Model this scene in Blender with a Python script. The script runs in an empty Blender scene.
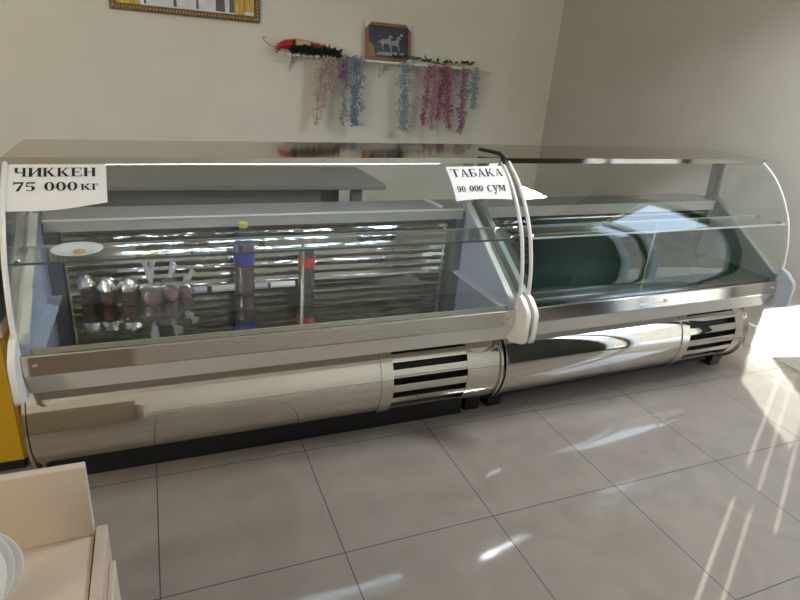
import bpy, math, random
from mathutils import Vector, Matrix, noise
random.seed(7)
sc = bpy.context.scene
col = sc.collection
PI = math.pi

# ------------------------------------------------------------------ camera
cam_d = bpy.data.cameras.new('camera'); cam = bpy.data.objects.new('camera', cam_d); col.objects.link(cam)
cam_d.sensor_width = 36.0; cam_d.sensor_fit = 'HORIZONTAL'; cam_d.lens = 582.13 / 800 * 36.0
cam_d.clip_start = 0.02
RX = ((0.924575, -0.373287, 0.076271), (-0.075444, -0.375598, -0.923707), (0.373455, 0.848283, -0.375431))
cam.matrix_world = Matrix(((RX[0][0], -RX[1][0], -RX[2][0], 0.08289), (RX[0][1], -RX[1][1], -RX[2][1], -2.06869),
                           (RX[0][2], -RX[1][2], -RX[2][2], 1.59748), (0, 0, 0, 1)))
sc.camera = cam

# ------------------------------------------------------------------ light and exposure
w = bpy.data.worlds.new('sky'); sc.world = w; w.use_nodes = True
bg = w.node_tree.nodes['Background']; bg.inputs[0].default_value = (0.58, 0.76, 1.0, 1); bg.inputs[1].default_value = 2.5
def lamp(name, kind, energy, color, loc, rot=None, aim=None, **kw):
    d = bpy.data.lights.new(name, kind); d.energy = energy; d.color = color
    o = bpy.data.objects.new(name, d); col.objects.link(o); o.location = loc
    if aim is not None: o.rotation_euler = Vector(aim).to_track_quat('-Z', 'Y').to_euler()
    for k, v in kw.items(): setattr(d, k, v)
    return o
lamp('sun', 'SUN', 12.0, (1.0, 0.95, 0.88), (-6, -6, 4), aim=(.866, .5, -.28), angle=0.004)
def portal(name, loc, aim, sx, sy):
    o = lamp(name, 'AREA', 1, (1, 1, 1), loc, aim=aim, shape='RECTANGLE', size=sx, size_y=sy); o.data.cycles.is_portal = True
portal('door_daylight', (3.85, -1.0, 1.12), (-1, 0, 0), .70, 2.2)
portal('side_pane_daylight', (3.85, -1.54, 1.12), (-1, 0, 0), .26, 2.2)
portal('transom_daylight', (-1.9, -3.29, 2.05), (0, 1, 0), 1.1, .55)
lamp('right_fill', 'AREA', 50, (.88, .94, 1.0), (2.8, -.45, 2.93), aim=(-.40, -.35, -1), shape='RECTANGLE', size=1.0, size_y=.3)  # added cool fill under the ceiling for the right floor, no real fixture
lamp('left_fill', 'AREA', 40, (1.0, .91, .78), (-3.2, -3.1, 1.9), aim=(.5, 1, .12), shape='RECTANGLE', size=1.2, size_y=1.4)  # added warm fill from the left, stands for no real lamp
vs = sc.view_settings
vs.view_transform = 'Standard'; vs.look = 'None'; vs.gamma = 1.0; vs.use_curve_mapping = False
vs.exposure = 1.38

# ------------------------------------------------------------------ materials
M = {}
def nd(m, t, **kw):
    n = m.node_tree.nodes.new(t)
    for k, v in kw.items(): setattr(n, k, v)
    return n
def lk(m, a, b): m.node_tree.links.new(a, b)
def mat(name, c, rough=0.5, metal=0.0, var=0.0, vscale=8.0, bump=0.0, bscale=20.0, stretch=(1, 1, 1), emit=None, es=0.0, coat=0.0, spec=0.5):
    m = bpy.data.materials.new(name); m.use_nodes = True
    b = m.node_tree.nodes['Principled BSDF']
    b.inputs['Base Color'].default_value = (*c, 1); b.inputs['Roughness'].default_value = rough
    b.inputs['Metallic'].default_value = metal; b.inputs['Specular IOR Level'].default_value = spec
    if coat: b.inputs['Coat Weight'].default_value = coat; b.inputs['Coat Roughness'].default_value = .03
    tc = nd(m, 'ShaderNodeTexCoord'); mp = nd(m, 'ShaderNodeMapping'); mp.inputs['Scale'].default_value = stretch
    lk(m, tc.outputs['Object'], mp.inputs[0])
    if var:
        n = nd(m, 'ShaderNodeTexNoise'); n.inputs['Scale'].default_value = vscale; n.inputs['Detail'].default_value = 5
        lk(m, mp.outputs[0], n.inputs['Vector'])
        r = nd(m, 'ShaderNodeValToRGB'); r.color_ramp.elements[0].position = .3; r.color_ramp.elements[1].position = .7
        r.color_ramp.elements[0].color = (*[x * (1 - var) for x in c], 1); r.color_ramp.elements[1].color = (*[min(1, x * (1 + var)) for x in c], 1)
        lk(m, n.outputs['Fac'], r.inputs[0]); lk(m, r.outputs[0], b.inputs['Base Color'])
    if bump:
        n2 = nd(m, 'ShaderNodeTexNoise'); n2.inputs['Scale'].default_value = bscale; n2.inputs['Detail'].default_value = 3
        lk(m, mp.outputs[0], n2.inputs['Vector'])
        bp = nd(m, 'ShaderNodeBump'); bp.inputs['Strength'].default_value = bump; bp.inputs['Distance'].default_value = .01
        lk(m, n2.outputs['Fac'], bp.inputs['Height']); lk(m, bp.outputs[0], b.inputs['Normal'])
    if emit:
        b.inputs['Emission Color'].default_value = (*emit, 1); b.inputs['Emission Strength'].default_value = es
    M[name] = m; return m
def glass(name, tint, ior=1.5, haze=0.0, hazec=(.9, .9, .9), rough=0.0):
    # thin sheet: see-through with Fresnel mirror reflection on both faces
    m = bpy.data.materials.new(name); m.use_nodes = True; nt = m.node_tree; nt.nodes.clear()
    out = nd(m, 'ShaderNodeOutputMaterial'); tr = nd(m, 'ShaderNodeBsdfTransparent'); tr.inputs[0].default_value = (*tint, 1)
    gl = nd(m, 'ShaderNodeBsdfGlossy'); gl.inputs['Roughness'].default_value = rough; gl.inputs[0].default_value = (1, 1, 1, 1)
    ge = nd(m, 'ShaderNodeNewGeometry'); mx = nd(m, 'ShaderNodeMix'); mx.inputs[2].default_value = ior; mx.inputs[3].default_value = 1 / ior
    lk(m, ge.outputs['Backfacing'], mx.inputs[0])
    fr = nd(m, 'ShaderNodeFresnel'); lk(m, mx.outputs[0], fr.inputs['IOR'])
    ms = nd(m, 'ShaderNodeMixShader'); lk(m, fr.outputs[0], ms.inputs[0])
    base = tr
    if haze:
        df = nd(m, 'ShaderNodeBsdfDiffuse'); df.inputs[0].default_value = (*hazec, 1)
        mh = nd(m, 'ShaderNodeMixShader'); mh.inputs[0].default_value = haze
        lk(m, tr.outputs[0], mh.inputs[1]); lk(m, df.outputs[0], mh.inputs[2]); base = mh
    lk(m, base.outputs[0], ms.inputs[1]); lk(m, gl.outputs[0], ms.inputs[2]); lk(m, ms.outputs[0], out.inputs[0])
    M[name] = m; return m

def floor_mat():
    m = mat('floor_tile', (.5, .46, .41), .07); b = m.node_tree.nodes['Principled BSDF']
    ge = nd(m, 'ShaderNodeNewGeometry'); sp = nd(m, 'ShaderNodeSeparateXYZ'); lk(m, ge.outputs['Position'], sp.inputs[0])
    def line(sock):
        a = nd(m, 'ShaderNodeMath', operation='DIVIDE'); a.inputs[1].default_value = .6; lk(m, sock, a.inputs[0])
        f = nd(m, 'ShaderNodeMath', operation='ADD'); f.inputs[1].default_value = 100.5; lk(m, a.outputs[0], f.inputs[0])
        g = nd(m, 'ShaderNodeMath', operation='FRACT'); lk(m, f.outputs[0], g.inputs[0])
        h = nd(m, 'ShaderNodeMath', operation='SUBTRACT'); h.inputs[1].default_value = .5; lk(m, g.outputs[0], h.inputs[0])
        k = nd(m, 'ShaderNodeMath', operation='ABSOLUTE'); lk(m, h.outputs[0], k.inputs[0])
        l = nd(m, 'ShaderNodeMath', operation='LESS_THAN'); l.inputs[1].default_value = .0032; lk(m, k.outputs[0], l.inputs[0])
        return l
    lx, ly = line(sp.outputs[0]), line(sp.outputs[1])
    mxm = nd(m, 'ShaderNodeMath', operation='MAXIMUM'); lk(m, lx.outputs[0], mxm.inputs[0]); lk(m, ly.outputs[0], mxm.inputs[1])
    n = nd(m, 'ShaderNodeTexNoise'); n.inputs['Scale'].default_value = 3.0; n.inputs['Detail'].default_value = 8; n.inputs['Distortion'].default_value = 1.5
    lk(m, ge.outputs['Position'], n.inputs['Vector'])
    r = nd(m, 'ShaderNodeValToRGB'); r.color_ramp.elements[0].position = .3; r.color_ramp.elements[1].position = .7
    r.color_ramp.elements[0].color = (.225, .194, .163, 1); r.color_ramp.elements[1].color = (.27, .235, .20, 1)
    lk(m, n.outputs['Fac'], r.inputs[0])
    cm = nd(m, 'ShaderNodeMix', data_type='RGBA'); cm.inputs[7].default_value = (.035, .028, .022, 1)
    lk(m, mxm.outputs[0], cm.inputs[0]); lk(m, r.outputs[0], cm.inputs[6]); lk(m, cm.outputs[2], b.inputs['Base Color'])
    rr = nd(m, 'ShaderNodeMapRange'); rr.inputs[3].default_value = .07; rr.inputs[4].default_value = .6
    lk(m, mxm.outputs[0], rr.inputs[0]); lk(m, rr.outputs[0], b.inputs['Roughness'])
    n2 = nd(m, 'ShaderNodeTexNoise'); n2.inputs['Scale'].default_value = 5.0; n2.inputs['Detail'].default_value = 2
    lk(m, ge.outputs['Position'], n2.inputs['Vector'])
    bp = nd(m, 'ShaderNodeBump'); bp.inputs['Strength'].default_value = .06; bp.inputs['Distance'].default_value = .01
    lk(m, n2.outputs['Fac'], bp.inputs['Height']); lk(m, bp.outputs[0], b.inputs['Normal'])
floor_mat()
def paving_mat():
    m = mat('paving', (.6, .55, .45), .8); b = m.node_tree.nodes['Principled BSDF']
    ge = nd(m, 'ShaderNodeNewGeometry'); br = nd(m, 'ShaderNodeTexBrick'); br.inputs['Scale'].default_value = 4
    br.inputs['Color1'].default_value = (.34, .31, .25, 1); br.inputs['Color2'].default_value = (.40, .37, .31, 1); br.inputs['Mortar'].default_value = (.27, .25, .22, 1)
    lk(m, ge.outputs['Position'], br.inputs['Vector']); lk(m, br.outputs[0], b.inputs['Base Color'])
paving_mat()
mat('reflection_green', (.008, .014, .007), .5)  # dark colour for the unseen panel that darkens the glass reflections
mat('stone_wall', (.085, .085, .075), .9, var=.35, vscale=9)
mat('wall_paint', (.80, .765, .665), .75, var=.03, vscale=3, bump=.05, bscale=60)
mat('wall_paint_shaded', (.58, .55, .49), .75, var=.03, vscale=3, bump=.05, bscale=60)  # same wall paint, with the right wall's shade put into the colour
mat('ceiling_paint', (.85, .84, .80), .8)
mat('white_trim', (.80, .79, .76), .35)
mat('chrome', (.72, .685, .63), .045, 1.0, bump=.03, bscale=5)
mat('top_chrome', (.56, .53, .48), .07, 1.0, bump=.03, bscale=5)
mat('shelf_edge_dark', (.06, .10, .09), .2)
mat('shelf_edge_glint', (.55, .62, .62), .2)  # bright line painted on the glass edge for the light it catches
mat('steel', (.70, .67, .62), .14, 1.0, bump=.02, bscale=14, stretch=(1, 8, 8))
mat('steel_wavy', (.62, .61, .57), .10, 1.0, bump=.45, bscale=16, stretch=(.35, 1, 1))
mat('dark_deck', (.60, .60, .58), .05, 1.0, bump=.16, bscale=14, stretch=(.4, 1.3, 1))
mat('green_deck', (.006, .022, .009), .06, 0.0, coat=.3)
mat('green_panel', (.010, .028, .016), .2)
mat('fascia_white', (.62, .60, .56), .35)
mat('panel_grey', (.36, .38, .42), .4)
mat('panel_edge', (.74, .72, .68), .3)
mat('inner_white_bluelit', (.42, .46, .60), .35)  # pale walls, made bluer to carry the tube's bluish light
mat('inner_dark', (.10, .11, .14), .35)
mat('inner_slate', (.10, .14, .14), .3)
mat('trim_blue', (.64, .67, .76), .4)
mat('inner_sage', (.26, .29, .27), .35)
mat('worktop_grey', (.38, .39, .37), .3)
mat('black_plastic', (.005, .005, .0055), .5)
mat('black_ink', (.012, .012, .012), .7)
mat('paper', (.76, .745, .72), .7, bump=.1, bscale=12)
mat('tube_glow', (.9, .9, 1), .3, emit=(.72, .78, 1.0), es=5.0)
mat('cream_laminate', (.56, .47, .365), .45, var=.03, vscale=6, bump=.02)
mat('cream_edge', (.50, .40, .32), .5)
mat('porcelain', (.82, .81, .79), .15)
mat('yellow_paint', (.46, .27, .006), .35)
mat('beige_strip', (.55, .45, .40), .5)
mat('table_grey', (.20, .195, .18), .5)
mat('table_side', (.13, .13, .115), .6)
mat('wood_brown', (.30, .13, .045), .45, var=.25, vscale=20, stretch=(1, 6, 6))
mat('gilt', (.20, .12, .055), .4, .4, var=.5, vscale=60, bump=.6, bscale=70)
mat('gold_dot', (.62, .44, .20), .35, .5)
mat('art_dark', (.035, .035, .055), .35, var=.5, vscale=10)
mat('art_pale', (.33, .32, .36), .5, var=.3, vscale=30)
mat('art_moon', (.42, .45, .55), .5)
mat('art_ochre', (.30, .22, .08), .5)
mat('snow_white', (.80, .82, .85), .6, var=.12, vscale=9)
mat('art_yellow', (.75, .48, .10), .6, var=.45, vscale=14, stretch=(3, 1, .6))
mat('art_trunk', (.14, .13, .14), .6)
mat('card_white', (.78, .78, .76), .6)
mat('red_wrap', (.48, .018, .025), .45, var=.3, vscale=30)
mat('dark_tinsel', (.008, .03, .018), .4)
mat('gold_label', (.55, .42, .22), .4)
mat('wire', (.22, .19, .13), .5, .5)
mat('bottle_cap_lime', (.50, .58, .05), .4)
mat('bottle_cap_red', (.65, .02, .02), .4)
mat('label_blue', (.01, .03, .30), .35, var=.4, vscale=20)
mat('label_red', (.55, .03, .03), .4)
mat('cola', (.035, .012, .006), .08, coat=.5)
mat('syrup', (.10, .055, .03), .1, coat=.4)
mat('sauce', (.11, .004, .005), .25, var=.5, vscale=40, coat=.4)
mat('foil', (.78, .78, .78), .18, 1.0, bump=.6, bscale=60)
mat('dough', (.62, .36, .10), .6, var=.3, vscale=60)
for n_, c_ in dict(petal_pale_pink=(.66, .50, .47), petal_blue=(.27, .42, .50), petal_teal_grey=(.38, .45, .45), petal_magenta=(.42, .15, .25),
                   petal_pink=(.62, .34, .40), petal_mauve=(.38, .22, .31), petal_turquoise=(.30, .50, .50), petal_lilac=(.40, .18, .36), petal_sky=(.38, .48, .52)).items():
    mat(n_, c_, .7, var=.25, vscale=50)
mat('leaf_green', (.06, .12, .03), .55, var=.4, vscale=30)
mat('leaf_dark', (.015, .03, .015), .55)
glass('clear_glass', (.96, .98, .972))
glass('shelf_glass', (.84, .91, .88), ior=1.65)
glass('door_glass', (.97, .98, .98))
glass('dark_glass', (.25, .25, .28), haze=.15, hazec=(.1, .1, .12))
glass('bottle_plastic', (.80, .82, .88), ior=1.35, haze=.06, hazec=(.5, .5, .62), rough=.05)
glass('bag_film', (.85, .84, .86), ior=1.4, haze=.10, hazec=(.75, .75, .80), rough=.06)
glass('bag_tail', (.85, .84, .86), ior=1.4, haze=.45, hazec=(.75, .75, .80), rough=.15)
glass('cup_plastic', (.75, .70, .70), ior=1.4, haze=.04, hazec=(.5, .42, .4), rough=.08)

# ------------------------------------------------------------------ mesh helpers
class MB:
    def __init__(s): s.v = []; s.f = []
    def add(s, vs_, fs):
        o = len(s.v); s.v += [tuple(x) for x in vs_]; s.f += [tuple(o + i for i in f) for f in fs]; return s
    def box(s, x0, x1, y0, y1, z0, z1, bev=0.0):
        if bev <= 0:
            return s.add([(x0, y0, z0), (x1, y0, z0), (x1, y1, z0), (x0, y1, z0), (x0, y0, z1), (x1, y0, z1), (x1, y1, z1), (x0, y1, z1)],
                         [(0, 3, 2, 1), (4, 5, 6, 7), (0, 1, 5, 4), (1, 2, 6, 5), (2, 3, 7, 6), (3, 0, 4, 7)])
        b = min(bev, (x1 - x0) * .45, (y1 - y0) * .45, (z1 - z0) * .45)
        vs_ = []
        for z, i in ((z0, b), (z0 + b, 0), (z1 - b, 0), (z1, b)):
            xa, xb, ya, yb = x0 + i, x1 - i, y0 + i, y1 - i
            c = b if i == 0 else b * .5
            vs_ += [(xa + c, ya, z), (xb - c, ya, z), (xb, ya + c, z), (xb, yb - c, z), (xb - c, yb, z), (xa + c, yb, z), (xa, yb - c, z), (xa, ya + c, z)]
        fs = [tuple(range(7, -1, -1)), tuple(range(24, 32))]
        for r in range(3):
            for k in range(8): a = r * 8 + k; a2 = r * 8 + (k + 1) % 8; fs.append((a, a2, a2 + 8, a + 8))
        return s.add(vs_, fs)
    def prism_x(s, poly, x0, x1):   # polygon in (y, z), extruded along x
        n = len(poly); vs_ = [(x0, y, z) for y, z in poly] + [(x1, y, z) for y, z in poly]
        area = sum(poly[i][0] * poly[(i + 1) % n][1] - poly[(i + 1) % n][0] * poly[i][1] for i in range(n))
        fs = [tuple(range(n - 1, -1, -1)), tuple(range(n, 2 * n))] + [(i, (i + 1) % n, n + (i + 1) % n, n + i) for i in range(n)]
        if area < 0: fs = [tuple(reversed(f)) for f in fs]
        return s.add(vs_, fs)
    def sheet_x(s, prof, x0, x1, th, nx=1):  # open curve in (y, z) thickened, extruded along x
        n = len(prof); off = []
        for i in range(n):
            a = prof[max(0, i - 1)]; b = prof[min(n - 1, i + 1)]; dy, dz = b[0] - a[0], b[1] - a[1]; l = math.hypot(dy, dz)
            off.append((prof[i][0] + dz / l * th, prof[i][1] - dy / l * th))
        ring = list(prof) + off[::-1]; m = len(ring)
        vs_ = []; fs = []
        for k in range(nx + 1):
            x = x0 + (x1 - x0) * k / nx; vs_ += [(x, y, z) for y, z in ring]
        area = sum(ring[i][0] * ring[(i + 1) % m][1] - ring[(i + 1) % m][0] * ring[i][1] for i in range(m))
        for k in range(nx):
            for i in range(m): a = k * m + i; b = k * m + (i + 1) % m; fs.append((a, b, b + m, a + m))
        for i in range(n - 1):
            a, b = i, i + 1; c, d = m - 2 - i, m - 1 - i
            fs.append((d, c, b, a)); q = nx * m; fs.append((q + a, q + b, q + c, q + d))
        if area < 0: fs = [tuple(reversed(f)) for f in fs]
        return s.add(vs_, fs)
    def tube(s, pts, r, n=8, cap=True):
        pts = [Vector(p) for p in pts]; vs_ = []; fs = []; up = None
        for i, p in enumerate(pts):
            d = (pts[min(i + 1, len(pts) - 1)] - pts[max(i - 1, 0)]).normalized()
            if up is None: up = Vector((0, 0, 1)) if abs(d.z) < .9 else Vector((1, 0, 0))
            a = d.cross(up).normalized(); b = a.cross(d).normalized(); up = b
            rr = r[i] if isinstance(r, (list, tuple)) else r
            for k in range(n):
                t = 2 * PI * k / n; vs_.append(p + a * math.cos(t) * rr + b * math.sin(t) * rr)
        for i in range(len(pts) - 1):
            for k in range(n): a = i * n + k; b = i * n + (k + 1) % n; fs.append((a, b, b + n, a + n))
        if cap: fs.append(tuple(range(n - 1, -1, -1))); q = (len(pts) - 1) * n; fs.append(tuple(range(q, q + n)))
        return s.add(vs_, fs)
    def lathe(s, prof, c=(0, 0, 0), n=24, sx=1, sy=1, wob=0.0, seed=0):
        vs_ = []; fs = []
        for j, (r, z) in enumerate(prof):
            for k in range(n):
                t = 2 * PI * k / n; q = r
                if wob and r > 0: q = r * (1 + wob * noise.noise(Vector((math.cos(t) * 2.2 + seed * 7.1, math.sin(t) * 2.2, z * 40 + seed))))
                vs_.append((c[0] + q * math.cos(t) * sx, c[1] + q * math.sin(t) * sy, c[2] + z))
        m = len(prof)
        for j in range(m - 1):
            for k in range(n): a = j * n + k; b = j * n + (k + 1) % n; fs.append((a, b, b + n, a + n))
        if prof[0][0] > 1e-5: fs.append(tuple(range(n - 1, -1, -1)))
        if prof[-1][0] > 1e-5: fs.append(tuple(range((m - 1) * n, m * n)))
        return s.add(vs_, fs)
    def build(s, name, m, parent=None, smooth=None, xf=None):
        me = bpy.data.meshes.new(name); v = s.v
        if xf: v = [xf(*p) for p in v]
        me.from_pydata([tuple(p) for p in v], [], s.f); me.update()
        o = bpy.data.objects.new(name, me); col.objects.link(o); me.materials.append(M[m] if isinstance(m, str) else m)
        if smooth is not None:
            for p in me.polygons: p.use_smooth = True
            try: me.set_sharp_from_angle(angle=math.radians(smooth))
            except Exception: pass
        if parent is not None: o.parent = parent
        return o
def tag(o, label=None, cat=None, group=None, kind=None):
    if label: o['label'] = label
    if cat: o['category'] = cat
    if group: o['group'] = group
    if kind: o['kind'] = kind
    return o
def thing(name, label, cat, loc=(0, 0, 0), rz=0.0, group=None):
    o = bpy.data.objects.new(name, None); col.objects.link(o); o.location = loc; o.rotation_euler = (0, 0, rz); o.empty_display_size = .1
    return tag(o, label, cat, group)
def struct(name, mb, m): return tag(mb.build(name, m), kind='structure')
def dup(root, loc, rz=None, label=None):
    r = root.copy(); col.objects.link(r); r.location = loc
    if rz is not None: r.rotation_euler = (0, 0, rz)
    if label: r['label'] = label
    for ch in list(root.children):
        c = ch.copy(); col.objects.link(c); c.parent = r
        for g in list(ch.children):
            d = g.copy(); col.objects.link(d); d.parent = c
    return r

# ------------------------------------------------------------------ the room
XL, XR, YF, YB, H = -4.0, 3.76, -3.2, 3.04, 2.95
DY0, DY1, DH = -1.37, -0.68, 2.25         # open doorway in the right wall
SY0, SY1 = -1.66, -1.42                   # narrow side pane beside it
TX0, TX1, TZ0, TZ1 = -2.40, -1.45, 1.84, 2.28   # transom over the slatted shutter
SLITS = ((-1.885, .033, 1.12, 1.34), (-1.872, .034, 1.42, 1.78), (-1.745, .031, 1.05, 1.30), (-1.735, .031, 1.34, 1.76), (-1.55, .032, 1.22, 1.50))
struct('floor', MB().box(XL, XR + .06, YF, YB, -.06, 0), 'floor_tile')
struct('ceiling', MB().box(XL, XR, YF, YB, H, H + .06), 'ceiling_paint')
struct('wall_back', MB().box(XL, XR, YB, YB + .1, 0, H), 'wall_paint')
struct('wall_left', MB().box(XL - .1, XL, YF, YB, 0, H), 'wall_paint')
def holed(lo, hi, holes, put):
    # wall strip from lo to hi with rectangular holes (a0, a1, z0, z1), none of them sharing a column edge
    cuts = sorted({lo, hi, *[h[0] for h in holes], *[h[1] for h in holes]})
    for a, b in zip(cuts[:-1], cuts[1:]):
        hs = sorted([(h[2], h[3]) for h in holes if h[0] <= a and h[1] >= b]); z = 0
        for z0, z1 in hs:
            if z0 > z: put(a, b, z, z0)
            z = max(z, z1)
        if z < H: put(a, b, z, H)
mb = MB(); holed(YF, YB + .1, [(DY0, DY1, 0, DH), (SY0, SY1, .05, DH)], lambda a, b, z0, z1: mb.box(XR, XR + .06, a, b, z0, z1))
struct('wall_right', mb, 'wall_paint_shaded')
mb = MB(); holed(XL, XR + .06, [(TX0, TX1, TZ0, TZ1)] + [(x - w_ / 2, x + w_ / 2, z0, z1) for x, w_, z0, z1 in SLITS], lambda a, b, z0, z1: mb.box(a, b, YF - .012, YF, z0, z1))
struct('wall_front', mb, 'wall_paint')
struct('baseboard_right', MB().box(XR - .014, XR, DY1 + .06, YB, 0, .145).box(XR - .02, XR - .014, DY1 + .06, YB, .125, .145), 'white_trim')
struct('baseboard_back', MB().box(XL, XR - .02, YB - .014, YB, 0, .145), 'white_trim')
# open doorway and narrow side pane in the right wall
mb = MB()
for a in (DY0, DY1 - .03): mb.box(XR - .012, XR + .072, a, a + .03, 0, DH)
mb.box(XR - .01, XR + .07, DY0, DY1, DH - .04, DH)
d_ = struct('door_1', mb, 'white_trim')
mb = MB()
for a in (SY0, SY1 - .02): mb.box(XR - .012, XR + .072, a, a + .02, .05, DH)
mb.box(XR - .01, XR + .07, SY0, SY1, DH - .03, DH); mb.box(XR - .01, XR + .07, SY0, SY1, .05, .10)
w_ = struct('window_2', mb, 'white_trim')
MB().box(XR + .028, XR + .034, SY0 + .02, SY1 - .02, .10, DH - .03).build('pane', 'door_glass', w_)
mb = MB()
for a in (TX0, TX1 - .03): mb.box(a, a + .03, YF - .06, YF, TZ0, TZ1)
mb.box(TX0, TX1, YF - .06, YF, TZ0, TZ0 + .03); mb.box(TX0, TX1, YF - .06, YF, TZ1 - .03, TZ1)
w_ = struct('window_1', mb, 'white_trim')
MB().box(TX0 + .03, TX1 - .03, YF - .033, YF - .027, TZ0 + .03, TZ1 - .03).build('pane', 'door_glass', w_)
mb = MB(); holed(YF, -.60, [(DY0, DY1, 0, DH), (SY0, SY1, .05, DH)], lambda a, b, z0, z1: mb.box(XR - .008, XR - .0005, a, b, z0, z1))
struct('reflection_panel', mb, 'reflection_green')  # unseen dark panel added so the case glass reflects less brightness
struct('roof_shade_block', MB().box(XL - .1, XR + .06, YF - .012, YB + .1, H + .06, 4.6), 'wall_paint')  # unseen tall block added over the ceiling to shade the wall outside
struct('wall_outside', MB().box(7.6, 7.9, -14, 8, -.04, 2.8), 'stone_wall')
mb = MB(); mb.box(XR + .06, 16, -14, 12, -.14, -.04); mb.box(-12, XR + .06, -14, YF - .02, -.14, -.04)
struct('pavement', mb, 'paving')

# ------------------------------------------------------------------ the two refrigerated display cases
PROF = [(.012, .628), (.002, .69), (.006, .75), (.015, .81), (.035, .88), (.06, .945), (.105, 1.02), (.155, 1.085), (.215, 1.145), (.30, 1.205)]
def catmull(P, k=4):
    out = []
    for i in range(len(P) - 1):
        p0, p1, p2, p3 = P[max(0, i - 1)], P[i], P[i + 1], P[min(len(P) - 1, i + 2)]
        for j in range(k):
            t = j / k
            out.append(tuple(.5 * ((2 * p1[a]) + (p2[a] - p0[a]) * t + (2 * p0[a] - 5 * p1[a] + 4 * p2[a] - p3[a]) * t * t + (3 * p1[a] - p0[a] - 3 * p2[a] + p3[a]) * t ** 3) for a in (0, 1)))
    return out + [P[-1]]
CURVE = catmull(PROF)
def yprof(z):
    for (a, b) in zip(CURVE[:-1], CURVE[1:]):
        if a[1] <= z <= b[1]: return a[0] + (b[0] - a[0]) * (z - a[1]) / (b[1] - a[1])
    return CURVE[-1][0] if z > 1 else CURVE[0][0]
def lift(unit):
    # the two cabinets do not stand quite level with each other at the top
    def f(s, y, z):
        d = (-.008 + .028 * s / 1.92) if unit == 1 else (.02 + .010 * s / 1.754)
        t = min(1, max(0, (z - .62) / .6)); return (s, y, z + d * t * t * (3 - 2 * t))
    return f
DECK = .637
CY, CZ, CR = .262, .27, .204
def drum(a0, a1, r=CR, n=24):   # angles measured from +y, counterclockwise seen from +x... front is 180
    return [(CY + r * math.cos(math.radians(a0 + (a1 - a0) * i / n)), CZ + r * math.sin(math.radians(a0 + (a1 - a0) * i / n))) for i in range(n + 1)]
O1 = (-.38213, -.08261, 0); A1 = math.radians(-.09559); L1 = 1.92
O2 = (1.55863, -.08560, 0); A2 = math.radians(1.53593); L2 = 1.745

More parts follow.
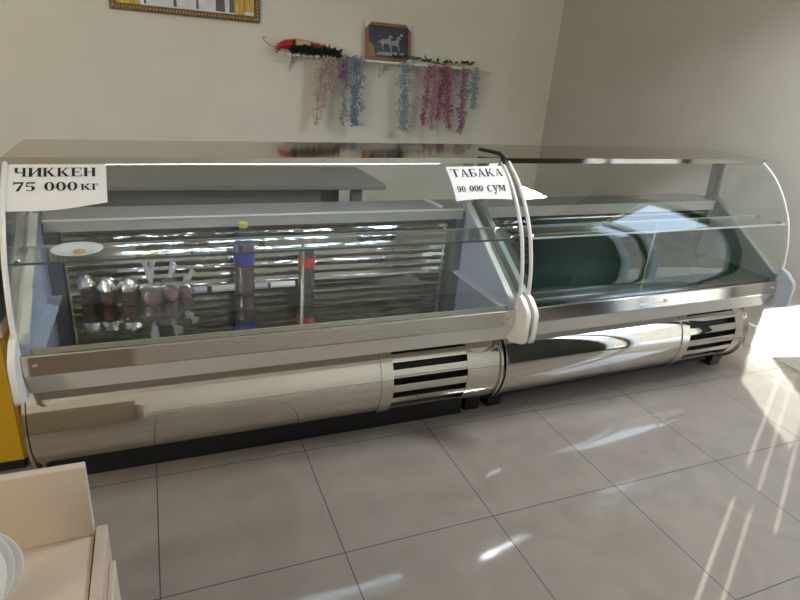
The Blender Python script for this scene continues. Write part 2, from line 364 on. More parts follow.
def display_case(unit, label, loc, rz, L, g0, g1, drum_in0, drum_in1):
    root = thing('display_case', label, 'display case', loc, rz, 'glass fronted display cases')
    xf = lift(unit)
    B = lambda mb, name, m, par=root, smooth=None: mb.build(name, m, par, smooth, xf)
    # base and feet
    B(MB().box(.0, L - .13, .165, .62, .003, .13) if unit == 1 else MB().box(.10, L - .13, .205, .62, .04, .13), 'plinth', 'black_plastic')  # black base, in the left case brought forward to paint in the drum's shadow
    for x in (.058, L - .058):
        for y in (.186, .60):
            x0 = x - .04
            B(MB().prism_x([(y, .0), (y + .085, .0), (y + .10, .125), (y - .012, .125)], x0, x0 + .08), 'foot', 'black_plastic')
    # polished drum front: cover, frame strip, louvres, end section, rims
    D0, D1 = drum_in0, L - drum_in1
    cov = drum(108, 238)
    B(MB().sheet_x(cov, D0 + .012, g0 - .055, .004), 'lower_cover', 'chrome', smooth=40)
    B(MB().sheet_x(drum(108, 238, CR + .003), g0 - .055, g0, .007), 'cover_frame', 'chrome', smooth=40)
    B(MB().sheet_x(cov, g1, D1 - .012, .004), 'end_cover', 'chrome', smooth=40)
    gr = B(MB().sheet_x(drum(112, 230, CR - .045), g0 - .01, g1 + .01, .004), 'vent_grille', 'black_plastic', smooth=40)
    na = 6
    for k in range(na):
        a = 117 + k * (234 - 117) / na; p = drum(a, a + 10, CR - .001, 4); q = drum(a + 10, a + 12, CR - .03, 1)
        B(MB().sheet_x(p + [q[-1]], g0, g1, .003), 'louvre', 'chrome', gr, smooth=50)
    for x in (D0, D1 - .010):
        r1 = drum(95, 245, CR + .004); B(MB().sheet_x(r1, x, x + .010, .012), 'rim', 'steel', smooth=40)
    for x0, x1 in ((D0 + .002, D0 + .012), (D1 - .012, D1 - .002)):
        B(MB().prism_x(drum(95, 265, CR - .004) + [(.66, CZ - CR), (.66, .46)], x0, x1), 'end_cap', 'steel', smooth=40)
    # body behind
    B(MB().box(.04, L - .05, .30, .68, .13, .46), 'machine_housing', 'inner_dark')
    # fascia and rail
    B(MB().prism_x([(-.006, .556), (.041, .464), (.33, .464), (.33, .50), (.08, .556)], .02, L - .02), 'fascia', 'fascia_white')
    rl = B(MB().prism_x([(.0, .626), (-.004, .622), (-.011, .560), (-.007, .554), (.03, .554), (.03, .626)], .02, L - .02), 'front_rail', 'steel')
    for x in (.055, L * .5, L - .055):
        B(MB().tube([(x, -.018, .59), (x, -.006, .59)], .0075, 10), 'bolt', 'chrome', rl)
    if unit == 2: B(MB().prism_x([(-.0040, .610), (-.0095, .580), (-.0085, .580), (-.0030, .610)], .70, .865), 'rail_label', 'card_white', rl)
    # trough
    side = 'inner_white_bluelit' if unit == 1 else 'inner_slate'
    B(MB().box(.045, L - .045, .03, .53, .50, DECK), 'deck', 'dark_deck' if unit == 1 else 'green_deck')
    B(MB().box(.045, L - .045, .53, .69, .47, .94), 'rear_wall', 'inner_dark' if unit == 1 else 'green_panel')
    if unit == 1:
        ev = B(MB().box(.11, L - .14, .512, .53, DECK, .935), 'evaporator_panel', 'steel_wavy')
        for k in range(8):
            z = .652 + k * .036
            B(MB().prism_x([(.512, z + .030), (.488 + .002 * (k % 2), z + .004), (.490, z), (.512, z + .020)], .115, L - .145), 'slat', 'steel_wavy', ev)
    else:
        ev = B(MB().box(.09, L - .10, .515, .53, DECK, .93), 'evaporator_panel', 'green_panel')
        for k in range(3):
            z = .80 + k * .04; B(MB().box(.10, L - .11, .505, .515, z, z + .006), 'slat', 'steel', ev)
    B(MB().box(.0 + .03, L - .03, .492, .69, .938, .952), 'worktop', 'worktop_grey')
    B(MB().box(.06, L - .07, .484, .492, .905, .956), 'rear_ledge', 'worktop_grey' if unit == 1 else 'fascia_white')
    if unit == 1: B(MB().box(.06, L - .07, .479, .484, .948, .956), 'ledge_bead', 'panel_edge')
    # side walls of the trough, with a pale strip along the deck and a trim on the slope
    for x0, x1, inn in ((.02, .045, .045), (L - .045, L - .02, L - .045)):
        sw = B(MB().prism_x([(.012, .56), (.60, .56), (.60, .955), (.52, .975), (.012, .655)], x0, x1), 'side_wall', 'inner_sage' if unit == 2 and x0 < 1 else side)
        sg = 1 if inn < L / 2 else -1
        a, b = sorted((inn, inn + sg * .042))
        if unit == 1: B(MB().box(a, b, .03, .50, DECK, DECK + .006), 'deck_trim', 'trim_blue', sw)
        a, b = sorted((inn, inn + sg * .006)); c, d = sorted((x0 - .001, x1 + .001))
        B(MB().prism_x([(.012, .656), (.52, .976), (.52, .986), (.012, .666)], c, d), 'slope_trim', 'panel_edge' if unit == 1 else 'inner_sage', sw)
        if unit == 1:
            a, b = sorted((inn, inn + sg * .055)); B(MB().box(a, b, .488, .53, DECK, .935), 'corner_post', 'inner_dark')
            a, b = sorted((inn + sg * .0, inn + sg * .008)); B(MB().box(a, b, .480, .487, DECK, .95), 'corner_bead', 'inner_white_bluelit')
    # end panels with the rounded nose, pale edges
    nose = [(.012, .70), (-.03, .685), (-.075, .648), (-.086, .63), (-.088, .52), (-.080, .500), (.018, .468), (.66, .468), (.66, .95), (.55, .95), (.012, .63)]
    for x0, x1 in ((0, .018), (L - .018, L)):
        ep = B(MB().prism_x(nose, x0, x1), 'end_panel', 'panel_grey' if x0 > 1 and unit == 2 else 'panel_edge')
        B(MB().sheet_x(nose[:7], x0 - .001 if not (unit == 2 and x0 > 1) else x1 - .004, x1 + .001, .005), 'edge_strip', 'panel_edge', ep, smooth=60)
    # glass
    B(MB().sheet_x(CURVE, .02, L - .02, .005), 'front_glass', 'clear_glass', smooth=60)
    for x0 in (.008, L - .013):
        poly = [(y + .006, z) for y, z in CURVE] + [(.57, 1.205), (.55, .96), (.50, .95)]
        if unit == 1 and x0 > 1: continue
        B(MB().prism_x(poly, x0, x0 + .005), 'side_glass', 'clear_glass')
    for x, m_ in (((.012, 'panel_edge')), ((L - .012, 'panel_edge'))):
        pts = [(x, y - .004, z) for y, z in CURVE]
        thin = unit == 2 and x > 1
        B(MB().tube(pts, .005 if thin else .0085, 8), 'glass_edge_trim', m_, smooth=60)
    # top plate, posts, shelf
    B(MB().box(0.0, L, .295, .72, 1.207, 1.222, .003).box(0.0, L, .290, .298, 1.199, 1.222), 'top_plate', 'top_chrome', smooth=30)
    for x in (.03, L - .05):
        pm = 'panel_grey' if unit == 1 else 'inner_slate'
        B(MB().prism_x([(.505, .95), (.53, .95), (.545, 1.207), (.515, 1.207)], x, x + .02).prism_x([(.545, .95), (.575, .95), (.59, 1.207), (.56, 1.207)], x, x + .02), 'rear_post', pm)
    sh = B(MB().box(.02, L - .02, .056, .238, .922, .929), 'glass_shelf', 'shelf_glass')
    B(MB().box(.02, L - .02, .0545, .056, .9215, .9295), 'front_edge', 'shelf_edge_dark' if unit == 1 else 'shelf_edge_glint', sh)
    B(MB().box(.02, L - .02, .238, .240, .9215, .9295), 'rear_edge', 'shelf_edge_glint', sh)
    for x in (.028, L - .052):
        for y in (.08, .215): B(MB().box(x, x + .022, y - .008, y + .008, .912, .935, .003), 'shelf_clip', 'steel', sh)
    xm = .99 if unit == 1 else .93
    B(MB().tube([(xm, .215, DECK), (xm, .215, .921)], .0075, 10), 'shelf_post', 'steel', smooth=40)
    if unit == 1:
        B(MB().tube([(.30, .335, 1.1975), (L - .30, .335, 1.1975)], .008, 12).box(.28, L - .28, .327, .345, 1.203, 1.207), 'light_tube', 'tube_glow', smooth=40)
        B(MB().tube([(1.735, .50, .962), (1.722, .665, .962)], .009, 10), 'worktop_rod', 'panel_edge', smooth=40)
    return root
case1 = display_case(1, 'left glass display case with both paper price signs, lit inside, holding bottles and red bags', O1, A1, L1, 1.365, 1.735, -.025, .0)
case2 = display_case(2, 'right glass display case, empty with dark green deck, nearest the shaded right wall', O2, A2, L2, 1.215, 1.59, -.004, .06)
# black clamp lever on the top at the joint
mb = MB()
mb.tube([(1.85, .41, 1.262), (1.895, .36, 1.258), (1.912, .33, 1.255)], .008, 8); mb.tube([(1.912, .335, 1.257), (1.912, .285, 1.243), (1.912, .278, 1.215)], .009, 8)
mb.build('lever_handle', 'black_plastic', case1, 40)

# ------------------------------------------------------------------ price signs on the front glass
def rect(a, b, c, d): return [(a, b), (c, b), (c, d), (a, d)]
def stemg(x, w_=.215, y0=0, y1=1, top=True, bot=True, s=.07):
    P = [rect(x, y0, x + w_, y1)]
    if bot: P.append(rect(x - s, y0, x + w_ + s, y0 + .055))
    if top: P.append(rect(x - s, y1 - .055, x + w_ + s, y1))
    return P
def ringg(cx, cy, rx, ry, tx, ty, a0=0, a1=360, n=20):
    P = []
    for i in range(n):
        a = math.radians(a0 + (a1 - a0) * i / n); b = math.radians(a0 + (a1 - a0) * (i + 1) / n)
        f = lambda r1, r2, t: (cx + r1 * math.cos(t), cy + r2 * math.sin(t))
        P.append([f(rx, ry, a), f(rx, ry, b), f(rx - tx, ry - ty, b), f(rx - tx, ry - ty, a)])
    return P
def kg(h=1.0):
    return [*stemg(.09, .19, 0, h), [(.28, .46 * h), (.36, .40 * h), (.78, h), (.66, h)], rect(.58, h - .05, .88, h),
            [(.34, .50 * h), (.46, .62 * h), (.88, 0), (.64, 0)], rect(.56, 0, .94, .055)], .98
def ag():
    return [[(.12, 0), (.20, 0), (.48, 1), (.42, 1)], [(.62, 0), (.83, 0), (.54, 1), (.40, 1)], rect(.24, .30, .66, .37), rect(0, 0, .32, .055), rect(.54, 0, .93, .055)], .95
def glyph(c):
    if c == ' ': return [], .42
    if c == 'Ч': return [*stemg(.62, .19), *stemg(.09, .19, .50, 1, True, False), [(.09, .52), (.28, .52), (.40, .47), (.62, .50), (.62, .43), (.36, .38), (.17, .42)]], .95
    if c == 'И': return [*stemg(.09), *stemg(.70), [(.28, .08), (.28, .22), (.70, .92), (.70, .78)]], 1.0
    if c in 'К': return kg()
    if c == 'к': return kg(.66)
    if c == 'Е': return [*stemg(.09), rect(.2, .93, .76, 1), rect(.2, 0, .80, .07), rect(.25, .47, .58, .54), rect(.70, .76, .76, 1), rect(.74, 0, .80, .26), rect(.53, .38, .58, .63)], .88
    if c == 'Н': return [*stemg(.09), *stemg(.66), rect(.25, .46, .70, .54)], .97
    if c == 'Т': return [*stemg(.34, .20, 0, 1, False, True), rect(.02, .93, .86, 1), rect(.02, .74, .08, 1), rect(.80, .74, .86, 1)], .92
    if c == 'А': return ag()
    if c == 'Б': return [*stemg(.09), rect(.2, .93, .74, 1), rect(.68, .76, .74, 1), *ringg(.42, .28, .38, .28, .19, .06, -90, 90, 10), rect(.22, .50, .44, .56), rect(.22, 0, .44, .055)], .86
    if c == '0': return ringg(.36, .5, .33, .5, .19, .06), .76
    if c == '9': return [*ringg(.36, .66, .32, .34, .18, .06), *ringg(.26, .5, .42, .5, .19, .06, -70, 25, 10), *ringg(.20, .12, .12, .12, .12, .12)], .76
    if c == '7': return [rect(.05, .84, .68, 1), rect(.05, .70, .11, 1), [(.18, 0), (.40, 0), (.68, .86), (.56, .86)]], .74
    if c == '5': return [rect(.14, .84, .66, 1), [(.10, .45), (.17, .45), (.20, 1), (.14, 1)], *ringg(.32, .31, .34, .31, .19, .06, -140, 135, 16)], .76
    if c == 'г': return [*stemg(.09, .19, 0, .66), rect(.2, .60, .58, .66), rect(.53, .42, .58, .66)], .64
    if c == 'с': return ringg(.33, .33, .31, .34, .18, .06, 50, 320, 16), .66
    if c == 'у': return [[(.08, .66), (.28, .66), (.46, .10), (.36, 0)], [(.56, .66), (.64, .66), (.34, -.26), (.24, -.26)], rect(.0, .61, .38, .66), rect(.46, .61, .74, .66), *ringg(.20, -.19, .09, .09, .09, .09, 0, 360, 10)], .74
    if c == 'м': return [*stemg(.07, .10, 0, .66, True, True, .05), *stemg(.66, .17, 0, .66, True, True, .05), [(.12, .66), (.30, .66), (.50, .05), (.42, .05)], [(.62, .66), (.68, .66), (.50, .05), (.42, .05)]], .93
    return [], .5
def text_polys(t, x0, x1, yb, h):
    out = []; x = 0
    for ch in t:
        P, a = glyph(ch); out += [[(px + x, py) for px, py in p] for p in P]; x += a
    k = (x1 - x0) / x
    return [[(x0 + px * k, yb + py * h) for px, py in p] for p in out]
def sign(label, corners, edge, lines, blank=None):
    # corners (s, z): TL TR BR BL on the glass of the left case; v runs down
    TL, TR, BR, BL = corners
    def P(u, v, off):
        s = (TL[0] * (1 - u) + TR[0] * u) * (1 - v) + (BL[0] * (1 - u) + BR[0] * u) * v
        z = (TL[1] * (1 - u) + TR[1] * u) * (1 - v) + (BL[1] * (1 - u) + BR[1] * u) * v
        y = yprof(z); y2 = yprof(z + .01); n = Vector((0, -.01, y2 - y)).normalized()
        q = lift(1)(s, y, z); return Vector(q) + n * (off + .0012)
    root = thing('price_sign', label, 'price sign', O1, A1)
    nu, nv = 16, 10; V = []; F = []
    for side in (0, 1):
        for j in range(nv + 1):
            for i in range(nu + 1):
                u, v = i / nu, j / nv * edge(i / nu); V.append(P(u, v, .0008 * (1 - side) + .0002 + .002 * v * v * (1 + math.sin(u * 9)) * .5))
    N = (nu + 1) * (nv + 1); idx = lambda i, j: j * (nu + 1) + i
    for j in range(nv):
        for i in range(nu):
            a, b, c, d = idx(i, j), idx(i + 1, j), idx(i + 1, j + 1), idx(i, j + 1); F += [(d, c, b, a), (N + a, N + b, N + c, N + d)]
    mb = MB(); mb.add(V, F); mb.build('paper_sheet', 'paper', root, 60)
    for t, u0, u1, v0, v1 in lines:
        mb = MB()
        for p in text_polys(t, u0, u1, 0, 1):
            mb.add([P(x, v1 + (v0 - v1) * y, .0022 + .002 * (v1 ** 2)) for x, y in p], [tuple(range(len(p)))])
        mb.build('lettering', 'black_ink', root)
    return root
sign('white paper price sign reading ЧИККЕН 75 000кг at the left end of the glass', ((.010, 1.198), (.311, 1.198), (.312, 1.074), (.016, 1.074)),
     lambda u: 1.0 if u < .3 else 1.0 - .16 * ((u - .3) / .7) ** 1.6,
     [('ЧИККЕН', .09, .90, .08, .265), ('75', .085, .31, .38, .57), ('000', .38, .715, .38, .57), ('кг', .735, .92, .36, .56)])
sign('smaller white paper price sign reading ТАБАКА 90 000 сум beside the case joint', ((1.617, 1.186), (1.902, 1.189), (1.892, 1.070), (1.619, 1.070)),
     lambda u: 1.0 - .05 * math.sin(u * PI),
     [('ТАБАКА', .05, .955, .08, .30), ('90', .06, .21, .56, .74), ('000', .27, .52, .55, .73), ('сум', .58, .92, .46, .74)])

# ------------------------------------------------------------------ goods inside the left case (local coordinates of case 1)
def at1(s, y, z):
    q = lift(1)(s, y, z); c, sn = math.cos(A1), math.sin(A1)
    return (O1[0] + q[0] * c - q[1] * sn, O1[1] + q[0] * sn + q[1] * c, q[2])
# bottles
def bottle(label, loc, h, r, capm, fill, labs, cat='bottle'):
    t = thing('drink_bottle', label, cat, loc)
    k = h / .31
    prof = [(r * .75, 0.001), (r * .95, .006 * k), (r, .02 * k), (r, .10 * k), (r * .94, .12 * k), (r, .14 * k), (r, .20 * k), (r * .9, .225 * k), (r * .62, .255 * k), (r * .36, .28 * k), (r * .33, .293 * k)]
    MB().lathe(prof, n=28).build('body', 'bottle_plastic', t, 60)
    fh = fill[1] * h; fp = [(a * .95, z + .003) for a, z in prof if z < fh]; fp.append((fp[-1][0], fh))
    MB().lathe(fp, n=28).build('drink', fill[0], t, 60)
    MB().lathe([(r * .42, .289 * k), (r * .44, .292 * k), (r * .44, .308 * k), (r * .40, .31 * k)], n=20).build('cap', capm, t, 40)
    for m_, a, b in labs: MB().lathe([(r * 1.015, a * h), (r * 1.02, a * h + .001), (r * 1.02, b * h - .001), (r * 1.015, b * h)], n=28).build('label', m_, t, 60)
    return t
bottle('large clear bottle with lime cap and blue label standing in the lit case', at1(.785, .40, DECK), .310, .043, 'bottle_cap_lime', ('syrup', .40), [('label_blue', .44, .70)])
bottle('dark cola bottle with red cap behind the steel shelf post', at1(1.045, .37, DECK), .235, .036, 'bottle_cap_red', ('cola', .78), [('label_red', .50, .68)])
# plate on the glass shelf with a morsel
p0 = at1(.205, .150, .9292)
MB().lathe([(0, .003), (.045, .003), (.052, .006), (.078, .013), (.0785, .015), (.077, .0155), (.05, .009), (.044, .006), (0, .006)], n=40).build('plate', 'porcelain', None, 50)
o = bpy.data.objects['plate']; o.location = (p0[0], p0[1], p0[2] - .003); tag(o, 'round white plate lying on the glass shelf near the left end', 'plate')
mb = MB(); mb.lathe([(0, 0), (.012, .001), (.015, .006), (.011, .011), (0, .013)], n=14, sx=1.2, sy=.8, wob=.5, seed=3); o = mb.build('food_morsel', 'dough', None, 60)
o.location = (p0[0] + .006, p0[1] - .022, p0[2] + .0032); tag(o, 'small orange brown food morsel lying on the white plate', 'food')
# foil-topped cups
def cup(loc, label, r, h, seed):
    t = thing('foil_topped_cup', label, 'cup', loc, random.random() * 6, 'foil topped cups of red sauce')
    MB().lathe([(r * .8, .001), (r * .86, .004), (r, h), (r * .98, h)], n=24).build('cup_wall', 'cup_plastic', t, 60)
    MB().lathe([(r * .76, .003), (r * .83, .006), (r * .93, h * .72), (0, h * .73)], n=24).build('sauce', 'sauce', t, 60)
    pr = [(r * 1.08, h - .014), (r * 1.1, h - .004), (r * 1.0, h + .006), (r * .8, h + .022), (r * .45, h + .034), (0, h + .038)]
    MB().lathe(pr, n=26, wob=.35, seed=seed).build('foil_lid', 'foil', t, 35)
for i, (s, y, r, h, lb) in enumerate([(.190, .40, .031, .085, 'foil topped cup of dark sauce farthest left in the row below the plate'),
                                      (.262, .375, .033, .080, 'foil topped cup of dark sauce in the middle of three'),
                                      (.338, .362, .035, .078, 'foil topped cup of dark sauce touching the knotted bags')]):
    cup(at1(s, y, DECK), lb, r, h, i + 1)
def bag(loc, label, r, h, tail, lean, seed):
    t = thing('knotted_bag', label, 'plastic bag', loc, 0, 'knotted plastic bags of red sauce')
    MB().lathe([(0, .001), (r * .7, .002), (r, .022), (r * 1.02, h * .5), (r * .8, h * .8), (r * .35, h), (r * .2, h + .008)], n=26, wob=.2, seed=seed).build('bag_skin', 'bag_film', t, 50)
    MB().lathe([(0, .003), (r * .62, .004), (r * .9, .022), (r * .9, h * .42), (r * .55, h * .60), (0, h * .62)], n=22, wob=.15, seed=seed).build('sauce', 'sauce', t, 50)
    mb = MB(); z0 = h + .002
    for (dx, dy, hh, wd) in tail:
        pts = [(0, 0, z0), (dx * .35, dy * .4, z0 + hh * .35), (dx * .6, dy * .7, z0 + hh * .7), (dx, dy, z0 + hh)]
        mb.tube(pts, [.006, wd, wd * .8, wd * 1.3], 7)
    mb.tube([(-.008, 0, z0), (.008, 0, z0 + .004)], .007, 8)
    mb.build('knot_tail', 'bag_tail', t, 50)
bag(at1(.418, .345, DECK), 'knotted clear bag of red sauce with two tall tail ends beside the cups', .040, .085, [(-.018, 0, .095, .010), (.012, .01, .09, .010)], 0, 11)
bag(at1(.487, .375, DECK), 'knotted clear bag of red sauce with one thin upright tail', .038, .095, [(.02, 0, .09, .006), (.03, .01, .05, .012)], 0, 12)
bag(at1(.548, .395, DECK), 'knotted clear bag of red sauce farthest right with a short bent tail', .032, .065, [(.035, 0, .045, .013), (.0, .01, .03, .010)], 0, 13)
# white tags lying at the foot of the rear louvres
for s0, s1, lb in ((.565, .635, 'short white tag strip nearest the bags at the foot of the louvres'), (.655, .768, 'white tag strip left of the blue label bottle'),
                   (.785, .893, 'white tag strip right behind the blue label bottle'), (.905, 1.015, 'white tag strip between the bottle and the shelf post')):
    q = at1((s0 + s1) / 2, .462, DECK)
    h_ = (s1 - s0) / 2
    o = MB().prism_x([(-.012, .0005), (-.010, .0005), (.006, .014), (.004, .014)], -h_, h_).build('tag_strip', 'card_white'); o.location = q
    tag(o, lb, 'tag', 'white tag strips')
# crumpled clear wrapper on the deck
mb = MB(); n_ = 14; V = []; F = []
for j in range(9):
    for i in range(n_ + 1):
        x = -.10 + .20 * i / n_; y = -.05 + .10 * j / 8
        V.append((x + .012 * noise.noise(Vector((x * 30, y * 30, 1))), y, .012 + .011 * noise.noise(Vector((x * 26, y * 34, 5))) + .012 * noise.noise(Vector((x * 9, y * 12, 2)))))
for j in range(8):
    for i in range(n_): a = j * (n_ + 1) + i; F.append((a, a + 1, a + n_ + 2, a + n_ + 1))
zmin = min(v[2] for v in V); V = [(a, b, c - zmin + .0005) for a, b, c in V]
o = MB().add(V, F).build('plastic_wrapper', 'bag_film', None, 30)
o.modifiers.new('thickness', 'SOLIDIFY').thickness = .0006
o.location = at1(1.50, .40, DECK + .001); o.rotation_euler = (0, 0, .25)
tag(o, 'crumpled clear plastic wrapper lying on the deck at right inside the left case', 'wrapper')

# ------------------------------------------------------------------ staff side: grey work table behind the cases
t = thing('work_table', 'grey work table seen through the glass behind the left display case', 'table', (.2, 1.5, 0))
MB().box(-1.5, 1.172, -.30, .30, .885, .915, .003).build('table_top', 'table_grey', t)
for x, y in ((1.0, -.27), (1.0, .21), (-1.45, -.27), (-1.45, .21)): MB().box(x - .03, x + .03, y, y + .06, 0, .885).build('leg', 'table_side', t)
MB().box(-1.42, .78, -.26, -.24, .25, .885).build('front_panel', 'table_side', t)
MB().box(.78, .97, .20, .22, .45, .885).build('side_panel', 'table_grey', t)

# ------------------------------------------------------------------ framed painting on the back wall
fx0, fx1, fz0, fz1 = -.125, .935, 1.803, 2.50
t = thing('framed_painting', 'large gilt framed yellow and white painting high on the back wall', 'painting', ((fx0 + fx1) / 2, YB, fz0))
hw = (fx1 - fx0) / 2; hh = fz1 - fz0; fw = .045
fr = MB()
fr.box(-hw, hw, -.035, -.002, 0, fw, .006); fr.box(-hw, hw, -.035, -.002, hh - fw, hh, .006)
fr.box(-hw, -hw + fw, -.0348, -.002, fw * .5, hh - fw * .5, .006); fr.box(hw - fw, hw, -.0348, -.002, fw * .5, hh - fw * .5, .006)
fo = fr.build('frame', 'gilt', t)
mb = MB()
n_ = 46
for i in range(n_):
    x = -hw + .02 + (2 * hw - .04) * i / (n_ - 1)
    for z in (fw * .5, hh - fw * .5): mb.tube([(x - .006, -.037, z - .006), (x + .006, -.037, z + .006)], .005, 6)
for i in range(28):
    z = .03 + (hh - .06) * i / 27
    for x in (-hw + fw * .5, hw - fw * .5): mb.tube([(x - .005, -.037, z - .006), (x + .005, -.037, z + .006)], .005, 6)
mb.build('beading', 'gold_dot', fo, 40)
cv = MB().box(-hw + fw - .004, hw - fw + .004, -.018, -.004, fw - .004, hh - fw + .004).build('canvas', 'art_yellow', t)
mb = MB()
def patch(pts, y): mb.add([(a, y, b) for a, b in pts], [tuple(range(len(pts)))]); return mb
z0 = fw
patch([(-hw + fw + .16, z0), (hw - fw - .14, z0), (.28, z0 + .16), (.12, z0 + .11), (-.02, z0 + .20), (-.20, z0 + .12), (-.33, z0 + .10)], -.0186)
patch([(hw - fw - .06, z0), (hw - fw, z0), (hw - fw, z0 + .03), (hw - fw - .08, z0 + .02)], -.0186)
mb.build('snow', 'snow_white', cv)
for a, b, hgt in ((.20, .27, .30), (.30, .34, .26), (-.10, -.075, .20), (.06, .08, .22), (-.30, -.285, .3)):
    mb = MB(); patch([(a, z0 + .01), (b, z0 + .01), (b - .01, z0 + hgt), (a + .01, z0 + hgt)], -.0192).build('tree_trunk', 'art_trunk', cv)

# ------------------------------------------------------------------ wall shelf and what lies on it
SZ = 1.607
t = thing('wall_shelf', 'narrow white wall shelf carrying flower garlands and the horse picture', 'shelf', (2.02, YB, 0))
MB().box(-.90, .90, -.15, -.001, SZ - .018, SZ, .002).build('board', 'white_trim', t)
for x in (1.16, 1.955, 2.72):
    x -= 2.02
    MB().box(x - .028, x + .028, -.006, -.001, SZ - .165, SZ - .018).box(x - .022, x + .022, -.13, -.001, SZ - .026, SZ - .018).prism_x([(-.012, SZ - .026), (-.11, SZ - .026), (-.012, SZ - .14)], x - .004, x + .004).build('bracket', 'white_trim', t)
# horse picture leaning against the wall
t = thing('framed_picture', 'small brown framed picture of two pale horses standing on the wall shelf', 'picture', (2.005, YB - .085, SZ))
t.rotation_euler = (math.radians(-12), 0, 0)
W2, H2, bw = .205, .30, .026
a = MB(); a.box(-W2, W2, -.012, .010, .001, bw, .003); a.box(-W2, W2, -.012, .010, H2 - bw, H2, .003); a.box(-W2, -W2 + bw, -.0118, .010, bw * .5, H2 - bw * .5, .003); a.box(W2 - bw, W2, -.0118, .010, bw * .5, H2 - bw * .5, .003)
a.build('frame', 'wood_brown', t)
pc = MB().box(-W2 + bw - .003, W2 - bw + .003, -.004, .006, bw - .003, H2 - bw + .003).build('picture_sheet', 'art_dark', t)
def horse(cx, cz, k, flip):
    pts = [(-.060, .035), (-.045, .055), (-.010, .052), (.015, .058), (.028, .085), (.040, .098), (.050, .090), (.064, .072), (.058, .066), (.046, .074), (.042, .048), (.038, .022), (.046, -.005), (.040, -.035), (.034, -.033), (.035, -.008), (.022, .012),
           (-.010, .014), (-.030, .010), (-.034, -.012), (-.026, -.040), (-.034, -.042), (-.044, -.012), (-.052, .014), (-.066, .018), (-.088, .030), (-.070, .034)]
    return [(cx + (x if not flip else -x) * k, cz + z * k) for x, z in pts]
mb = MB()
for cx, cz, k, fl in ((-.02, .125, .9, False), (.055, .115, .95, False)):
    p = horse(cx, cz, k, fl); mb.add([(x, -.0046 - .0003 * (cx > 0), z) for x, z in p], [tuple(range(len(p)))])
mb.add([(-.13, -.0045, .045), (.13, -.0045, .045), (.15, -.0045, .075), (-.08, -.0045, .070)], [(0, 1, 2, 3)])
mb.build('pale_horses', 'art_pale', pc)
mb = MB(); mb.add([(.118 + .012 * math.cos(i), -.0046, .215 + .012 * math.sin(i)) for i in [k * .628 for k in range(10)]], [tuple(range(10))]); mb.build('moon', 'art_moon', pc)
mb = MB(); mb.add([(-.178, -.0045, .03), (-.125, -.0045, .03), (-.13, -.0045, .10), (-.15, -.0045, .13), (-.178, -.0045, .15)], [(0, 1, 2, 3, 4)]); mb.build('ochre_bush', 'art_ochre', pc)
for sx, z0_, z1_ in ((-1, H2 - .055, H2 + .006), (1, H2 - .055, H2 + .006), (1, -.0, .045)):
    zz = (z1_, z0_) if z0_ > .1 else (z0_ + .001, z1_)
    x_ = sx * (W2 + .004)
    mb = MB(); mb.add([(x_, -.0145, zz[0]), (x_ - sx * .060, -.0145, zz[0]), (x_, -.0145, zz[1]), (x_, .012, zz[0]), (x_ - sx * .06, .012, zz[0]), (x_, .012, zz[1])],
                      [(0, 1, 2), (5, 4, 3), (0, 3, 4, 1), (1, 4, 5, 2), (2, 5, 3, 0)]); mb.build('corner_guard', 'card_white', t)

def petals(mb, c, r, n):
    for _ in range(n):
        ax = Vector((random.gauss(0, 1), random.gauss(0, 1), random.gauss(0, 1))).normalized()
        u = ax.orthogonal().normalized(); v = ax.cross(u); a = random.random() * 6.28
        d = u * math.cos(a) + v * math.sin(a); e = ax.cross(d); p = Vector(c)
        mb.add([p, p + d * r * .55 + e * r * .38 + ax * r * .15, p + d * r, p + d * r * .55 - e * r * .38 + ax * r * .15], [(0, 1, 2, 3)])
def garland(label, m_, strands, top, r, dens, group='artificial flower garlands'):
    """strands: list of (x_top, x_bottom, z_bottom, width)."""
    t = thing('flower_garland', label, 'flower garland', (strands[0][0], YB - .165, top), 0, group)
    ox, oz = strands[0][0], top
    st = MB(); bl = MB(); lf = MB()
    for (xa, xb, zb, wd) in strands:
        n = max(4, int((top - zb) / .05)); pts = []
        for i in range(n + 1):
            f = i / n; pts.append((xa + (xb - xa) * f - ox + .006 * math.sin(i * 1.7 + xa * 9), -.004 * math.sin(i * 2.1), (zb - top) * f))
        st.tube([(xa - ox, .05, .006), (xa - ox, .008, .010)] + pts, .0022, 5)
        N = int((top - zb) * dens * 1.7 * wd / .05)
        for k in range(N):
            f = random.random(); i = f * n; j = min(n - 1, int(i)); g = i - j
            p = [pts[j][q] * (1 - g) + pts[j + 1][q] * g for q in range(3)]
            ww = wd * (.75 + .35 * math.sin(f * 17 + xa * 31)) * (1 - .25 * f)
            petals(bl, (p[0] + random.gauss(0, .50) * ww, p[1] + random.gauss(0, .35) * wd - .004, p[2] + random.gauss(0, .006)), r * random.uniform(.7, 1.15), 3)
    st.build('stem', 'leaf_green', t)
    bl.build('blossoms', m_, t)
    return t
T = 1.60
garland('pale pink garland hanging below the red bunch at the left of the shelf', 'petal_pale_pink', [(1.41, 1.365, 1.075, .06), (1.45, 1.42, 1.20, .06), (1.49, 1.48, 1.32, .05)], T, .018, 260)
garland('thin grey teal garland hanging just left of the thick blue one', 'petal_teal_grey', [(1.615, 1.588, 1.08, .045)], T, .017, 260)
garland('thick blue garland hanging left of the horse picture', 'petal_blue', [(1.69, 1.70, 1.075, .085)], T + .02, .018, 420)
garland('short purple blossom cluster at the top of the blue garland', 'petal_lilac', [(1.60, 1.575, 1.42, .055)], T + .02, .018, 320)
garland('pale blue garland hanging alone under the right side of the horse picture', 'petal_sky', [(2.125, 2.155, 1.045, .085)], T, .018, 380)
garland('dark magenta garland leftmost in the pink group at the right of the shelf', 'petal_magenta', [(2.355, 2.335, 1.10, .050)], T, .017, 300)
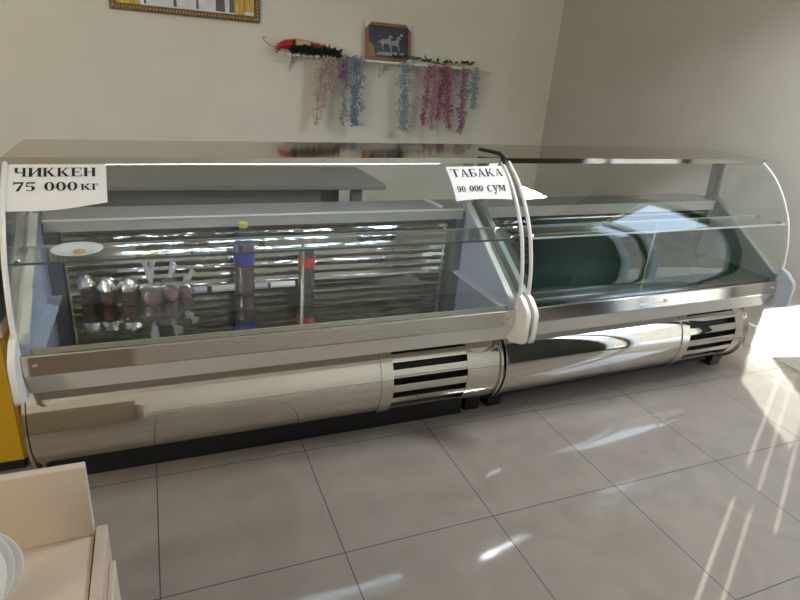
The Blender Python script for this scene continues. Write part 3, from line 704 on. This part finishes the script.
garland('light pink garland between the magenta ones', 'petal_pink', [(2.42, 2.425, 1.06, .06)], T, .017, 230)
garland('broad magenta garland in the middle of the pink group', 'petal_magenta', [(2.50, 2.475, 1.16, .055), (2.53, 2.60, 1.07, .05)], T, .018, 320)
garland('pink garland just left of the mauve one', 'petal_pink', [(2.565, 2.54, 1.13, .05)], T, .016, 230)
garland('mauve garland with the longest fall near the right end of the shelf', 'petal_mauve', [(2.70, 2.725, 1.05, .065)], T, .018, 330)
garland('short turquoise garland at the far right end of the shelf', 'petal_turquoise', [(2.81, 2.835, 1.27, .055)], T, .018, 330)
# leafy vine lying along the shelf
def leaf(mb, p, d, L, wd):
    p = Vector(p); d = Vector(d).normalized(); s_ = d.cross(Vector((0, -.8, .6))).normalized() * wd
    up = Vector((0, -.3, .5)) * L * .2
    mb.add([p, p + d * L * .4 + s_ + up, p + d * L, p + d * L * .4 - s_ + up], [(0, 1, 2), (0, 2, 3)])
t = thing('leafy_vine', 'green artificial vine with dark leaves lying along the right half of the shelf', 'vine', (2.0, YB - .135, SZ))
pts = [(x, .012 * math.sin(x * 9), .012 + .012 * (1 + math.sin(x * 7 + 1))) for x in [i * .05 for i in range(0, 17)]]
MB().tube(pts, .004, 6).build('stem', 'leaf_green', t, 60)
mb = MB(); md = MB()
for i in range(80):
    x = random.uniform(0, .8); z = .02 + .012 * (1 + math.sin(x * 7 + 1))
    leaf(mb if random.random() < .55 else md, (x, random.uniform(-.02, .02), z), (random.uniform(-1, 1), random.uniform(-.8, .2), random.uniform(-.25, 1.0) * (1 if x > .3 else .3)), random.uniform(.03, .055), .010)
mb.build('leaves', 'leaf_green', t); md.build('dark_leaves', 'leaf_dark', t)
# red bunch at the left end
t = thing('artificial_rose_bunch', 'red wrapped artificial flower bunch with dark green fringe at the left end of the shelf', 'flower bunch', (1.12, YB - .11, SZ))
pts = [(-.075, 0, .028), (-.045, 0, .045), (0, 0, .062), (.08, 0, .072), (.18, 0, .066), (.28, 0, .056), (.36, 0, .045), (.40, 0, .038)]
MB().tube(pts, [.010, .022, .034, .036, .032, .026, .018, .008], 14).build('red_wrap', 'red_wrap', t, 60)
MB().tube([(.075, -.003, .0745), (.11, -.003, .0735), (.15, -.003, .071), (.19, -.003, .068)], [.037, .0375, .036, .034], 14).build('gold_band', 'gold_label', t, 60)
mb = MB()
for i in range(560):
    x = random.uniform(.03, .43); zc = .035 - .012 * (x / .4); leaf(mb, (x, random.uniform(-.045, -.015), zc + random.uniform(-.012, .028)), (random.uniform(-.4, 1), random.uniform(-.8, .3), random.uniform(-1, .4)), random.uniform(.03, .065), .009)
mb.build('green_fringe', 'dark_tinsel', t)
mb = MB()
for i in range(170):
    x = random.uniform(-.05, .36)
    if .07 < x < .19: continue
    leaf(mb, (x, random.uniform(-.03, .01), .062 - .025 * abs(x - .08) / .3 + random.uniform(-.02, .022)), (random.uniform(-1, 1), random.uniform(-.8, .2), random.uniform(-.5, .6)), random.uniform(.018, .035), .009)
mb.build('red_petals', 'red_wrap', t)
MB().tube([(-.07, 0, .03), (-.12, 0, .045), (-.165, 0, .075), (-.185, 0, .095), (-.175, 0, .10), (-.155, 0, .10)], .003, 6).build('wire_stem', 'wire', t, 60)
mb = MB()
for i in range(9): leaf(mb, (random.uniform(-.09, -.05), -.03, random.uniform(.0, .02)), (random.uniform(-1, 1), -.4, random.uniform(-.4, .2)), .022, .008)
mb.build('small_leaves', 'leaf_green', t)

# ------------------------------------------------------------------ yellow cooler at the far left
t = thing('drinks_cooler', 'yellow cooler cabinet at the far left edge beside the left display case', 'cooler', (-.75, .17, 0))
MB().box(-.30, .29, .0, .55, .05, .585, .012).build('lower_body', 'yellow_paint', t, 40)
MB().box(-.28, .27, .03, .53, .0, .05).build('plinth', 'black_plastic', t)
MB().box(-.30, .29, -.003, .55, .585, .635, .004).build('beige_band', 'beige_strip', t)
up = MB().box(-.30, .29, .02, .55, .635, .98, .008).build('upper_body', 'inner_dark', t)
f_ = MB().box(-.30, -.27, -.0, .02, .635, .98).box(.255, .285, -.0, .02, .635, .74).box(.255, .285, 0, .02, .745, .98).box(-.27, .255, 0, .02, .95, .98).build('door_frame', 'yellow_paint', up)
MB().box(-.27, .255, .006, .012, .635, .95).build('pane', 'dark_glass', f_)

# ------------------------------------------------------------------ cream cabinet in the lower left corner, white plates standing on it
PX, PY, PS = -.105, -.895, .560
t = thing('cream_cabinet', 'cream laminate cabinet with raised back board in the lower left corner', 'cabinet', (PX, PY, 0))
MB().box(-.62, .0, -.50, .022, .0, PS).build('carcass', 'cream_laminate', t)
MB().box(-.62, .002, .0, .020, PS, .750, .002).build('back_board', 'cream_laminate', t)
MB().box(.004, .027, -.50, .018, .0, PS + .010, .002).build('side_panel', 'cream_edge', t)
MB().box(.027, .040, -.50, -.035, .0, PS - .05, .002).build('outer_panel', 'cream_laminate', t)
def rack_plate(x, y, r, lean, lb):
    mb = MB(); mb.lathe([(0, -.006), (r * .55, -.006), (r * .62, -.004), (r * .98, .008), (r, .011), (r * .98, .012), (r * .6, .001), (0, -.002)], n=48)
    o = mb.build('white_plate', 'porcelain', None, 50)
    a = math.radians(90 - lean); o.rotation_euler = (a, 0, math.radians(14)); o.location = (x, y, PS + .001 + r * math.sin(a) + .006 * math.cos(a))
    tag(o, lb, 'plate', 'white plates standing on edge')
rack_plate(-.345, -1.085, .120, 12, 'tallest and frontmost white plate standing on edge on the cream cabinet')
rack_plate(-.328, -1.058, .110, 12, 'middle one of the white plates standing on edge on the cream cabinet')
rack_plate(-.300, -1.031, .090, 12, 'smallest white plate, hindmost and farthest right of the three on the cream cabinet')
